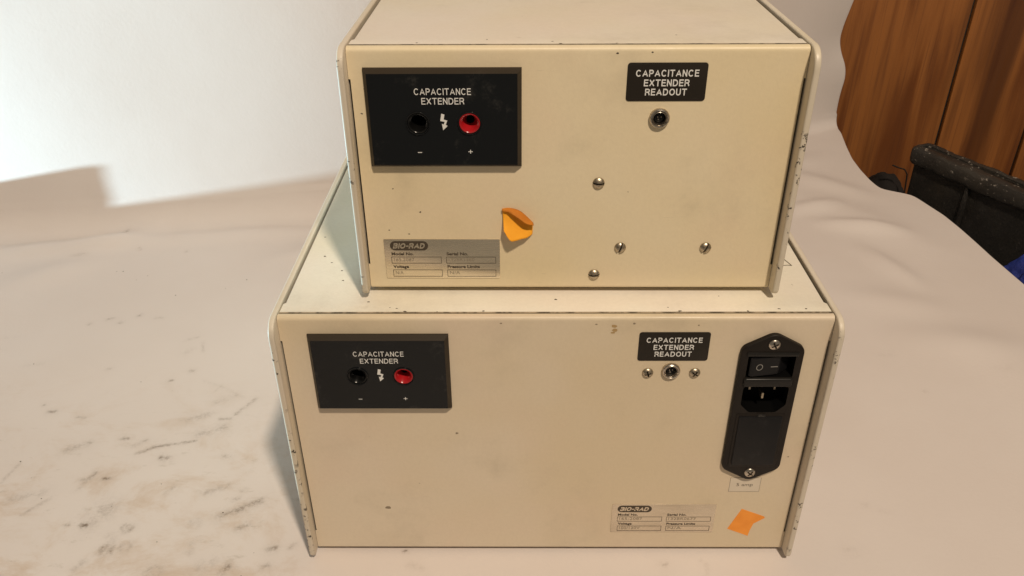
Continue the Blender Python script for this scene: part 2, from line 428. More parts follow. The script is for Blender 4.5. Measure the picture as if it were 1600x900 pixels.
    streak = t.ramp(t.noise(45, 7, 0.72, rot=(0, 0, -0.55), stretch=(1, 2.4, 1)), 0.57, 0.74)
    c = t.mix(t.math('MULTIPLY', t.math('MULTIPLY', streak, zone), 0.36), c, (0.30, 0.25, 0.18))
    speck = t.ramp(t.noise(210, 2, 0.5), 0.76, 0.80)
    c = t.mix(t.math('MULTIPLY', t.math('MULTIPLY', speck, zone), 0.6), c, (0.10, 0.08, 0.06))
    br = t.math('MULTIPLY', t.ramp(t.noise(420, 5, 0.75), 0.36, 0.62, 0.35, 1.15), t.ramp(t.noise(95, 4, 0.7), 0.36, 0.58, 0.35, 1.15))
    dm = t.math('MINIMUM', t.math('MULTIPLY', t.math('MULTIPLY', at, br), 0.9), 0.9)
    c = t.mix(dm, c, (0.14, 0.094, 0.056))
    t.col(c); t.rough(0.62); t.b.inputs['Specular IOR Level'].default_value = 0.25
    t.bump(t.math('ADD', t.noise(300, 3), t.math('MULTIPLY', t.noise(24, 3, 0.5), 3.0)), 0.00011)
    o = link('paper_backdrop', me, t.m)
    sd = o.modifiers.new('thickness', 'SOLIDIFY'); sd.thickness = 0.0004; sd.offset = -1
    return structure(o)
make_paper()

def wood(name, c1, c2, dark, sc=1.0):
    t = NT(name)
    inf = t.n('ShaderNodeObjectInfo').outputs['Random']
    off = t.n('ShaderNodeCombineXYZ'); t.l(t.math('MULTIPLY', inf, 7.0), off.inputs[0]); t.l(t.math('MULTIPLY', inf, 3.0), off.inputs[2])
    va = t.n('ShaderNodeVectorMath', operation='ADD'); t.l(t.coord(), va.inputs[0]); t.l(off.outputs[0], va.inputs[1])
    def g(scale, st, detail=5, dist=0.0):
        mp = t.n('ShaderNodeMapping'); mp.inputs['Scale'].default_value = st; t.l(va.outputs[0], mp.inputs['Vector'])
        nz = t.n('ShaderNodeTexNoise'); nz.inputs['Scale'].default_value = scale; nz.inputs['Detail'].default_value = detail; nz.inputs['Distortion'].default_value = dist
        t.l(mp.outputs[0], nz.inputs['Vector']); return nz.outputs['Fac']
    band = g(24*sc, (1, 1, 0.07), 6, 0.4); grain = g(240*sc, (1, 1, 0.025), 4); broad = g(13*sc, (1, 1, 0.06), 4)
    c = t.mix(t.ramp(band, 0.40, 0.60), c1, c2)
    c = t.mix(t.math('MULTIPLY', t.ramp(broad, 0.5, 0.66), 0.75), c, dark)
    c = t.mix(t.math('MULTIPLY', t.ramp(grain, 0.5, 0.75), 0.35), c, dark)
    t.col(c); t.rough(t.ramp(grain, 0.3, 0.7, 0.42, 0.6)); t.bump(grain, 0.0002); return t.m
M['wood'] = wood('panelling_wood', (0.205, 0.066, 0.017), (0.40, 0.15, 0.038), (0.072, 0.022, 0.008))
M['table'] = wood('table_wood', (0.07, 0.04, 0.022), (0.10, 0.055, 0.03), (0.03, 0.016, 0.01))
# table under the paper, plus an invented off-frame strip at left to shade the backdrop
bm = bmesh.new(); box(bm, -760, 430, -300, 900, -150, -1.6, 2)
box(bm, -776, -764, -300, 354, -150, 0.5, 1.0); box(bm, -776, -764, 355, 650, -150, 38, 1.5)
structure(finish(bm, 'table', M['table']))
# panelled wall behind
wall = bpy.data.objects.new('wood_wall', None); COL.objects.link(wall); structure(wall)
wall.location = Vector((700, 1000, -210))*S
edges = [-60, 118, 320, 505, 719, 868, 1070, 1250, 1460]
for a, b in zip(edges[:-1], edges[1:]):
    bm = bmesh.new(); box(bm, a+2.5-700, b-2.5-700, 0, 14, 0, 1150, 3.0)
    finish(bm, 'plank', M['wood'], wall)
bm = bmesh.new(); box(bm, -60-700, 1460-700, 8, 26, 0, 1150); finish(bm, 'backing_board', M['dark'], wall)
bm = bmesh.new(); box(bm, 440, 1460, 150, 999, -236, -210, 2)
structure(finish(bm, 'bench', M['table']))

# ------------------------------------------------------------------ things at the right edge
def thing(name, label, cat, loc=(0, 0, 0), rz=0.0):
    o = bpy.data.objects.new(name, None); COL.objects.link(o); o.location = Vector(loc)*S; o.rotation_euler = (0, 0, rz)
    o['label'] = label; o['category'] = cat; o.empty_display_size = 0.02
    return o
def tub():
    t = NT('tub_plastic')
    sx = t.n('ShaderNodeSeparateXYZ'); t.l(t.coord(), sx.inputs[0])
    rim = t.ramp(sx.outputs['Z'], 0.196, 0.206)
    scuff = t.math('MULTIPLY', t.ramp(t.noise(150, 5, 0.75), 0.60, 0.66), t.math('ADD', t.math('MULTIPLY', rim, 0.85), 0.06))  # light rim flecks: scuffs plus painted glints of light
    dust = t.math('MULTIPLY', t.ramp(t.noise(12, 6, 0.7), 0.4, 0.75), 0.35)
    c = t.mix(dust, (0.020, 0.018, 0.016), (0.075, 0.062, 0.045)); c = t.mix(scuff, c, (0.42, 0.38, 0.33))
    t.col(c); t.rough(t.ramp(t.noise(40, 5), 0.3, 0.7, 0.32, 0.6)); t.bump(t.noise(70, 7, 0.75), 0.0016)
    th = thing('plastic_trough', 'narrow black scuffed plastic trough with painted glints on a thick rim beyond the right paper edge', 'trough', (512, 672, -198), math.atan2(-143.5, 66.7))
    A, B = 470, 36
    out = round_poly([(-6, 0)]+[(6.0*k, 0) for k in range(3, 77)]+[(A, 0), (A, B)]+[(6.0*k, B) for k in range(76, 2, -1)]+[(-6, B)], [14]+[0]*74+[14, 14]+[0]*74+[14], 6)
    def ring(bm, ins, z):
        q = []
        for a, b in offset_poly(out, ins):
            n_ = mnoise.noise_vector(Vector((a/34, b/34, z/60)))*1.7+mnoise.noise_vector(Vector((a/9, b/9, z/14)))*0.8
            q.append(bm.verts.new((a+n_.x, b+n_.y, z+n_.z*(1.6 if z > 150 else 0))))
        return q
    def skin(bm, prof, cap0, cap1):
        rs = [ring(bm, i, z) for i, z in prof]
        for P, Q in zip(rs[:-1], rs[1:]):
            for i in range(len(P)): bm.faces.new((P[i-1], P[i], Q[i], Q[i-1]))
        if cap0: bm.faces.new(rs[0][::-1])
        if cap1: bm.faces.new(rs[-1])
    bm = bmesh.new()
    skin(bm, [(10, 0), (8.5, 4), (8, 120), (7, 206), (9.5, 206), (10.5, 120), (11.5, 6)], True, True); finish(bm, 'wall', t.m, th)
    bm = bmesh.new()
    skin(bm, [(6.8, 200), (3, 198), (0.8, 200), (0, 204), (0, 216), (1.2, 220), (4, 222), (9, 222.5), (11.5, 221), (12.5, 214), (10, 206)], False, False); finish(bm, 'rim', t.m, th)
    bm = bmesh.new(); slab(bm, offset_poly(out, 9), 206, 219, 1.0, 2, put=TOP); finish(bm, 'lid', t.m, th)
    for i in range(3): 
        bm = bmesh.new(); box(bm, 40+150*i, 60+150*i, 12, 28, -12, -0.1, 1); finish(bm, 'foot', t.m, th)
    for k in (90, 200, 310):
        bm = bmesh.new(); box(bm, k, k+5, 3.5, 9.0, 60, 197, 1.0); finish(bm, 'rib', t.m, th)
tub()
def bag():
    t = NT('blue_plastic_film'); t.col(t.mix(t.ramp(t.noise(20, 4), 0.3, 0.7), (0.02, 0.035, 0.22), (0.03, 0.06, 0.38))); t.rough(0.4); t.bump(t.noise(60, 5, 0.7), 0.003)
    th = thing('blue_bag', 'crumpled dark blue plastic bag at the right edge below the black trough', 'bag', (596, 446, -210))
    bm = bmesh.new(); bmesh.ops.create_icosphere(bm, subdivisions=5, radius=1.0)
    for v in bm.verts:
        p = v.co.copy(); k = 1+0.16*mnoise.noise(p*2.3)+0.07*mnoise.noise(p*6.1)
        z = p.z*k; v.co = Vector((p.x*k*48, p.y*k*70, max(0.0, 82+z*98)))
    finish(bm, 'sack', t.m, th)
    bm = bmesh.new(); tube(bm, [(0, 0, 176), (2, 1, 182), (-2, 3, 188), (3, 2, 194)], 5); finish(bm, 'knot', t.m, th)
bag()
def bundle():
    t = NT('black_cloth'); t.col((0.012, 0.009, 0.008)); t.rough(0.9); t.bump(t.noise(50, 5), 0.003)
    bm = bmesh.new(); bmesh.ops.create_icosphere(bm, subdivisions=5, radius=1.0)
    for v in bm.verts:
        p = v.co.copy(); k = 1+0.10*mnoise.noise(p*2.1)+0.04*mnoise.noise(p*7)
        v.co = Vector((p.x*k*40, p.y*k*45, max(0.0, 40+p.z*k*(78 if p.z > 0 else 44))))
    o = finish(bm, 'black_bundle', t.m, None, (572, 850, -210)); o['label'] = 'dark rounded cloth bundle at the foot of the wood panelling'; o['category'] = 'bundle'
bundle()
wr = None
bm = bmesh.new(); tube(bm, [(0, 0, 0), (-2, 0, 40), (-5, 0, 110), (-8, 0, 138), (-14, 0, 146), (-24, 0, 149), (-34, 0, 153)], 1.1)
wr = finish(bm, 'bent_wire', plain('dark_wire', (0.02, 0.015, 0.012), 0.5), None, (588, 800, -210))
wr['label'] = 'thin bent dark wire standing against the wood panelling left of the black trough'; wr['category'] = 'wire'

# ------------------------------------------------------------------ lettering
def raw_text(s, offset=0.0, shear=0.0, spacing=1.0):
    cu = bpy.data.curves.new('t', 'FONT'); cu.body = s; cu.offset = offset; cu.shear = shear; cu.space_character = spacing; cu.resolution_u = 3
    o = bpy.data.objects.new('t', cu); COL.objects.link(o)
    dg = bpy.context.evaluated_depsgraph_get(); me = bpy.data.meshes.new_from_object(o.evaluated_get(dg))
    bpy.data.objects.remove(o); bpy.data.curves.remove(cu)
    return me
_cap = {}
def text(s, x0, x1, zc, cap, d, mat, parent, name='lettering', offset=0.012, shear=0.0, loc=(0, 0, 0), spacing=1.0):
    """one line of print: capitals cap high, centred on zc, from x0 to x1, at depth d"""
    me = raw_text(s, offset, shear, spacing)
    co = np.empty(len(me.vertices)*3); me.vertices.foreach_get('co', co); co = co.reshape(-1, 3)
    if (offset) not in _cap:
        h = raw_text('H', offset); c = np.array([v.co[:] for v in h.vertices]); _cap[offset] = (c[:, 1].min(), c[:, 1].max()); bpy.data.meshes.remove(h)
    lo, hi = _cap[offset]
    x = x0+(co[:, 0]-co[:, 0].min())/(np.ptp(co[:, 0]))*(x1-x0)
    z = zc+((co[:, 1]-lo)/(hi-lo)-0.5)*cap
    me.vertices.foreach_set('co', (np.stack([x, np.full(len(x), -d), z], 1)*S).ravel()); me.update(); me.name = name
    return link(name, me, mat, parent, loc)
# plain grotesque capitals drawn as strokes: width, then polylines in a unit cap-height box
def _arc(cx, cy, rx, ry, a0, a1, n=14): return [(cx+rx*math.cos(math.radians(a0+(a1-a0)*k/n)), cy+ry*math.sin(math.radians(a0+(a1-a0)*k/n))) for k in range(n+1)]
GLYPH = {
 'C': (0.72, [_arc(0.36, 0.5, 0.36, 0.5, 40, 320, 20)]), 'O': (0.76, [_arc(0.38, 0.5, 0.38, 0.5, 90, 450, 26)]),
 'A': (0.74, [[(0.0, 0), (0.37, 1), (0.74, 0)], [(0.13, 0.3), (0.61, 0.3)]]), 'I': (0.0, [[(0, 0), (0, 1)]]),
 'P': (0.58, [[(0, 0), (0, 1), (0.34, 1)]+_arc(0.34, 0.73, 0.24, 0.27, 90, -90, 10)+[(0, 0.46)]]),
 'R': (0.62, [[(0, 0), (0, 1), (0.36, 1)]+_arc(0.36, 0.74, 0.24, 0.26, 90, -90, 10)+[(0, 0.48)], [(0.33, 0.48), (0.50, 0.38), (0.57, 0.22), (0.62, 0)]]),
 'B': (0.62, [[(0, 0), (0, 1), (0.36, 1)]+_arc(0.36, 0.765, 0.22, 0.235, 90, -90, 10)+[(0, 0.53)], [(0.36, 0.53)]+_arc(0.36, 0.265, 0.26, 0.265, 90, -90, 10)+[(0, 0)]]),
 'D': (0.66, [[(0, 0), (0, 1), (0.28, 1)]+_arc(0.28, 0.5, 0.38, 0.5, 90, -90, 14)+[(0, 0)]]),
 'T': (0.62, [[(0, 1), (0.62, 1)], [(0.31, 1), (0.31, 0)]]), 'N': (0.60, [[(0, 0), (0, 1)], [(0.02, 1.0), (0.58, 0.0)], [(0.60, 0), (0.60, 1)]]),
 'E': (0.52, [[(0.52, 1), (0, 1), (0, 0), (0.54, 0)], [(0, 0.53), (0.48, 0.53)]]), 'X': (0.64, [[(0, 0), (0.64, 1)], [(0, 1), (0.64, 0)]]),
 'U': (0.60, [[(0, 1), (0, 0.32)]+_arc(0.30, 0.30, 0.30, 0.30, 180, 360, 12)+[(0.60, 0.32), (0.60, 1)]]), '-': (0.26, [[(0, 0.45), (0.26, 0.45)]]),
}
def capitals(s, x0, x1, zc, cap, d, mat, parent, name='lettering', weight=0.18, gap=0.36, shear=0.0):
    polys = []; x = weight/2
    for ch in s:
        w, ls = GLYPH[ch]
        polys += [[(px+x, weight/2+py*(1-weight)) for px, py in l] for l in ls]; x += w+gap
    total = x-gap+weight/2; k = (x1-x0)/total
    b = bmesh.new(); lift = 0
    for l in polys:
        lift += 1; h = weight/2; A, B = [], []; n = len(l); closed = n > 3 and math.dist(l[0], l[-1]) < 1e-6
        for i in range(n):
            p = Vector(l[i]); a = Vector(l[i-1]) if i else (Vector(l[-2]) if closed else None); c = Vector(l[i+1]) if i < n-1 else (Vector(l[1]) if closed else None)
            e1 = (p-a).normalized() if a else (c-p).normalized(); e2 = (c-p).normalized() if c else e1
            n1 = Vector((-e1.y, e1.x)); n2 = Vector((-e2.y, e2.x)); m = n1+n2
            m = m/max(0.38, m.dot(n1)) if m.length > 1e-4 else n1
            q = p.copy()
            if not closed and i == 0: q = p-e2*(h if abs(e2.x) < 0.2 or abs(e2.y) < 0.2 else h*0.5)*(0 if len(l) > 12 and l[0][1] > 0.7 and abs(e2.x) > .3 else 1)
            if not closed and i == n-1: q = p+e1*(h if abs(e1.x) < 0.2 or abs(e1.y) < 0.2 else h*0.5)*(0 if len(l) > 12 and abs(e1.x) > .3 and abs(e1.y) > .2 else 1)
            for L, sg in ((A, 1), (B, -1)):
                v = q+m*h*sg; L.append(b.verts.new((x0+k*v.x+shear*(v.y-0.5)*cap, -d-lift%3*0.012, zc+(min(1.0, max(0.0, v.y))-0.5)*cap)))
        for i in range(n-1): b.faces.new((A[i], A[i+1], B[i+1], B[i]))
    return finish(b, name, mat, parent, smooth=0, recalc=False)
def flat(name, pts, d, mat, parent, loc=(0, 0, 0)):
    bm = bmesh.new(); vs_ = [bm.verts.new((a, -d, b)) for a, b in pts]
    if len(pts) > 4:
        es = [bm.edges.new((vs_[i-1], vs_[i])) for i in range(len(vs_))]; bmesh.ops.triangle_fill(bm, edges=es, use_beauty=True)
    else: bm.faces.new(vs_)
    return finish(bm, name, mat, parent, loc, smooth=0)
def frame_print(name, x0, x1, z0, z1, lw, d, mat, parent):
    bm = bmesh.new()
    for a in (rect(x0, x1, z1-lw, z1), rect(x0, x1, z0, z0+lw), rect(x0, x0+lw, z0+lw, z1-lw), rect(x1-lw, x1, z0+lw, z1-lw)):
        bm.faces.new([bm.verts.new((p, -d, q)) for p, q in a])
    return finish(bm, name, mat, parent, smooth=0)

# ------------------------------------------------------------------ fittings
def screw(parent, x, z, d, kind, ang=0.0, r=3.25, h=2.0, mat='nickel', z_mat='slot'):
    bm = bmesh.new(); NR, NA = 22, 64
    ca, sa = math.cos(ang), math.sin(ang)
    def hgt(rr): return h*(1-(rr/r)**2.6)*0.75+h*0.25*(1 if rr < r*0.98 else 0)
    rings = []; deep = {}
    for i in range(NR+1):
        rr = r*i/NR; row = []
        for k in range(NA if i else 1):
            a = 2*math.pi*k/NA; px, pz = rr*math.cos(a), rr*math.sin(a)
            u, v = px*ca+pz*sa, -px*sa+pz*ca
            if kind == 'slot': cut = abs(v) < 0.42
            else: cut = (abs(v) < 0.42 and abs(u) < r*0.62) or (abs(u) < 0.42 and abs(v) < r*0.62)
            y = hgt(rr)-(1.1 if cut else 0); y = max(y, 0.15 if i < NR else 0)
            vt = bm.verts.new((px, -y, pz)); deep[vt] = cut; row.append(vt)
        rings.append(row)
    for A, B in zip(rings[:-1], rings[1:]):
        for k in range(NA):
            f = bm.faces.new((A[0], B[k-1], B[k])) if len(A) == 1 else bm.faces.new((A[k-1], B[k-1], B[k], A[k]))
            if sum(deep[v] for v in f.verts) >= len(f.verts)-1: f.material_index = 1
    return finish(bm, 'screw', [M[mat], M[z_mat]], parent, (x, -d, z), smooth=50)
def readout_jack(parent, x, z):
    j = bmesh.new()
    lathe(j, [(5.3, 0), (5.3, 1.1), (5.0, 1.7), (4.6, 2.1), (4.2, 2.1), (3.9, 1.7), (3.75, 1.3), (3.6, 1.6), (3.4, 1.7), (3.2, 1.3), (3.1, -3.0)], 48)
    o = finish(j, 'readout_jack', M['chrome'], parent, (x, 0, z), smooth=40)
    b = bmesh.new(); lathe(b, [(3.1, -2.6), (0, -2.6)], 24); lathe(b, [(2.6, -2.6), (2.5, -0.6), (1.9, -0.3), (0, -0.3)], 24)
    finish(b, 'insert', M['inlet_in'], o)
    for dx, dz in ((-0.9, 0.6), (0.9, 0.6), (-0.5, -0.7)):
        p = bmesh.new(); lathe(p, [(0.34, -0.4), (0.34, 0.5), (0.2, 0.7), (0, 0.75)], 10, dx, dz); finish(p, 'contact', M['chrome'], o)
def black_label(parent, cx, cz):
    b = bmesh.new(); slab(b, [(cx+a, cz+c) for a, c in round_poly(rect(-20, 20, -9.8, 9.8), 1.6, 5)], 0.0, 0.35, 0.12, 2)
    o = finish(b, 'readout_label', M['label'], parent)
    for s, dz, w in (('CAPACITANCE', 4.55, 31.4), ('EXTENDER', -0.35, 22.8), ('READOUT', -5.05, 21.0)):
        capitals(s, cx-w/2, cx+w/2, cz+dz, 3.5, 0.42, M['white'], o, weight=0.175)
def output_plate(parent, cx, cz, dzj):
    W, H, T = 39.8, 26.3, 4.2
    b = bmesh.new(); jx = 13.2
    pts = [(cx+a, cz+c) for a, c in rect(-W, W, -H, H)]
    rings = [(0, 0.0), (0, 0.9), (2.1, T)]
    vv = [[b.verts.new((a, -d, c)) for a, c in (offset_poly(pts, i) if i else pts)] for i, d in rings]
    for A, B in zip(vv[:-1], vv[1:]):
        for i in range(4): b.faces.new((A[i-1], A[i], B[i], B[i-1])).material_index = 1
    holes = [[b.verts.new((p, -T, q)) for p, q in circle(cx+k*jx, cz+dzj, 6.2, 48)] for k in (-1, 1)]
    fill(b, vv[-1], holes, T, FRONT)
    o = finish(b, 'output_plate', [M['plate'], M['bevel']], parent, smooth=20)
    for s, dz, w in (('CAPACITANCE', 15.2, 28.6), ('EXTENDER', 10.3, 21.6)):
        capitals(s, cx-w/2, cx+w/2, cz+dz, 3.4, T+0.06, M['white'], o, weight=0.135, gap=0.31)
    text('-', cx-jx-1.1, cx-jx+1.1, cz-16.6, 3.0, T+0.06, M['white'], o, 'minus_sign', offset=0.0)
    text('+', cx+jx-1.15, cx+jx+1.15, cz-16.8, 3.0, T+0.06, M['white'], o, 'plus_sign', offset=0.0)
    bolt = [(628, 447), (650, 453), (643, 487), (668, 494), (656, 524), (669, 531), (636, 561), (629, 516), (641, 522), (650, 503), (618, 497)]
    k = 1/(4.737*2.95)
    flat('lightning_arrow', [(cx+(a-643)*k, cz+dzj+1.0-(c-500)*k*1.08) for a, c in bolt], T+0.06, M['white'], o)
    for k, nm, inner in ((-1, 'black_jack', ('jackblack', 'cavity_shade')), (1, 'red_jack', ('red', 'cavity_shade'))):
        j = bmesh.new()
        lathe(j, [(6.2, T-0.6), (6.2, T+0.5), (6.0, T+0.75), (5.7, T+0.6), (5.5, T-0.2), (5.3, T+0.2), (4.9, T+0.3), (4.4, T-0.1), (2.2, T-6.2), (2.0, T-6.8), (2.0, T-11), (0, T-11)], 48, 0, 0, [0, 0, 0, 0, 3, 1, 1, 1, 2, 2, 2])
        finish(j, nm, [M['plate'], M[inner[0]], M['cavity_shade'], M['redrim'] if k > 0 else M['plate']], o, (cx+k*jx, 0, cz+dzj), smooth=40)
    return o
def nameplate(parent, x0, z1, w, h, mat, stamps, faint):
    b = bmesh.new(); slab(b, round_poly(rect(x0, x0+w, z1-h, z1), 0.6, 3), 0, 0.4, 0.12, 2)
    o = finish(b, 'nameplate', M[mat], parent); d = 0.46; k = w/65.2
    pill = round_poly(rect(x0+3.4*k, x0+24.9*k, z1-7.1, z1-1.2), 2.94, 8)
    flat('logo_pill', pill, d, M['brownprint'], o)
    capitals('BIO-RAD', x0+5.3*k, x0+23.0*k, z1-4.15, 3.5, d+0.04, M[mat], o, 'logo_lettering', weight=0.24, gap=0.33, shear=0.25)
    for s, a, bb, z in (('Model No.', 3.9, 16.4, 9.3), ('Serial No.', 35.0, 47.2, 9.3), ('Voltage', 4.3, 13.2, 17.6), ('Pressure Limits', 35.2, 53.6, 17.6)):
        text(s, x0+a*k, x0+bb*k, z1-z, 1.95, d, M['brownprint'], o, offset=0.034)
    for (a, bb, t, l), s in zip(((3.6, 32.0, 11.2, 15.5), (34.7, 62.9, 11.2, 15.5), (4.0, 32.2, 19.6, 24.1), (35.0, 62.9, 19.6, 24.1)), stamps):
        frame_print('data_box', x0+a*k, x0+bb*k, z1-l, z1-t, 0.28, d, M['brownprint'], o)
        text(s, x0+(a+1.4)*k, x0+(a+1.4+1.45*len(s))*k, z1-(t+l)/2+0.3, 2.1, d, M[faint], o, 'stamped_entry', offset=-0.004)
def power_inlet(parent, cx):
    o_pts = [(cx-17.9, 77.6), (cx, 67.4), (cx+17.9, 77.6), (cx+17.9, 168.6), (cx, 178.6), (cx-17.9, 168.6)]
    out = round_poly(o_pts, [6, 7, 6, 6, 7, 6], 6)
    sw = rect(cx-13.3, cx+13.6, 148.6, 163.4)
    so = round_poly([(cx-13.2, 128.2), (cx-7.8, 122.6), (cx+7.8, 122.6), (cx+13.2, 128.2), (cx+13.2, 141.6), (cx-13.2, 141.6)], [3, 3, 3, 3, 2, 2], 5)
    T = 2.8
    b = bmesh.new(); slab(b, out, 0.0, T, 0.8, 3, holes=[sw, so], hole_depth=-9.0, back=False)
    for f in b.faces:
        if f.calc_center_median().y > 0.2: f.material_index = 1
    o = finish(b, 'power_inlet', [M['inlet'], M['cavity_shade']], parent, smooth=40)
    b = bmesh.new(); slab(b, round_poly(rect(cx-14.6, cx+14.9, 163.5, 166.0), 0.8, 3), T-0.2, T+0.8, 0.4, 2); finish(b, 'upper_ridge', M['smoke'], o)
    b = bmesh.new(); b.faces.new([b.verts.new((a, 8.9, c)) for a, c in rect(cx-13.6, cx+13.9, 148, 164)]); b.faces.new([b.verts.new((a, 8.8, c)) for a, c in rect(cx-13.6, cx+13.6, 122, 142)])
    finish(b, 'well_floor', M['cavity_shade'], o, smooth=0)
    # rocker, pressed in at its right end
    r = bmesh.new(); x0, x1 = cx-11.8, cx+12.4
    prof = [(x0, 8), (x0, -3.4), (x0+2, -4.0), (cx+5.2, -1.6), (cx+6.6, 0.0), (x1, 4.0), (x1, 8)]
    lo = [r.verts.new((a, d, 149.6)) for a, d in prof]; hi = [r.verts.new((a, d, 162.4)) for a, d in prof]
    for i in range(len(prof)): r.faces.new((lo[i-1], lo[i], hi[i], hi[i-1]))
    r.faces.new(lo[::-1]); r.faces.new(hi)
    bmesh.ops.bevel(r, geom=list(r.edges), offset=0.35, segments=2, affect='EDGES')
    ro = finish(r, 'rocker_switch', M['inlet_in'], o)
    def on_rocker(px): return -4.0+(px-(x0+2))/(cx+5.2-x0-2)*2.4-0.06
    for nm, ring in (('off_mark', True), ('on_mark', False)):
        m = bmesh.new()
        if ring:
            c0, z0 = cx-6.3, 156.0; n = 28
            A = [m.verts.new((c0+1.95*math.cos(6.2832*k/n), on_rocker(c0+1.95*math.cos(6.2832*k/n)), z0+2.1*math.sin(6.2832*k/n))) for k in range(n)]
            B = [m.verts.new((c0+1.6*math.cos(6.2832*k/n), on_rocker(c0+1.6*math.cos(6.2832*k/n)), z0+1.75*math.sin(6.2832*k/n))) for k in range(n)]
            for k in range(n): m.faces.new((A[k-1], A[k], B[k], B[k-1]))
        else:
            m.faces.new([m.verts.new((a, on_rocker(a), z)) for a, z in ((cx+0.4, 155.4), (cx+4.6, 155.1), (cx+4.6, 155.55), (cx+0.4, 155.85))])
        finish(m, nm, M['greyprint'], ro, smooth=0)
    b = bmesh.new(); slab(b, round_poly(rect(cx-14.0, cx+14.0, 142.2, 148.2), 1.6, 4), T-0.2, T+1.6, 1.1, 4); finish(b, 'lamp_strip', M['smoke'], o)
    # socket with three blades
    so_o = bmesh.new()
    slab(so_o, [(cx-9.5, 127.2), (cx-6.6, 125.2), (cx+6.6, 125.2), (cx+9.5, 127.2), (cx+9.5, 138.4), (cx-9.5, 138.4)], -8.6, -8.2)
    sk = finish(so_o, 'socket', M['cavity_shade'], o, smooth=0)
    for dx, zz in ((-7.4, 136.6), (7.4, 136.6), (0, 132.2)):
        p = bmesh.new(); box(p, cx+dx-0.7, cx+dx+0.7, 0.6 if dx == 0 else 3.4, 8.5, zz-2.1, zz+2.1, 0.5); finish(p, 'blade', M['pin' if dx else 'nickel'], sk)
    b = bmesh.new(); slab(b, round_poly(rect(cx-14.6, cx+14.6, 79.6, 121.6), 1.0, 3), T-0.3, T+0.35, 0.25, 2)
    finish(b, 'holder_frame', M['inlet'], o)
    b = bmesh.new(); slab(b, round_poly(rect(cx-12.9, cx+12.9, 81.6, 119.8), 0.6, 3), T, T+1.0, 0.4, 2)
    fd = finish(b, 'fuse_drawer', M['inlet_in'], o)
    b = bmesh.new(); slab(b, rect(cx-2.4, cx+2.4, 119.9, 121.4), T+0.2, T+1.1, 0.3, 2); finish(b, 'pry_notch', M['smoke'], fd)
    screw(o, cx, 171.2, T-0.05, 'cross', 0.5, 3.4, 1.5, 'chrome'); screw(o, cx, 74.4, T-0.05, 'cross', 0.9, 3.4, 1.5, 'chrome')

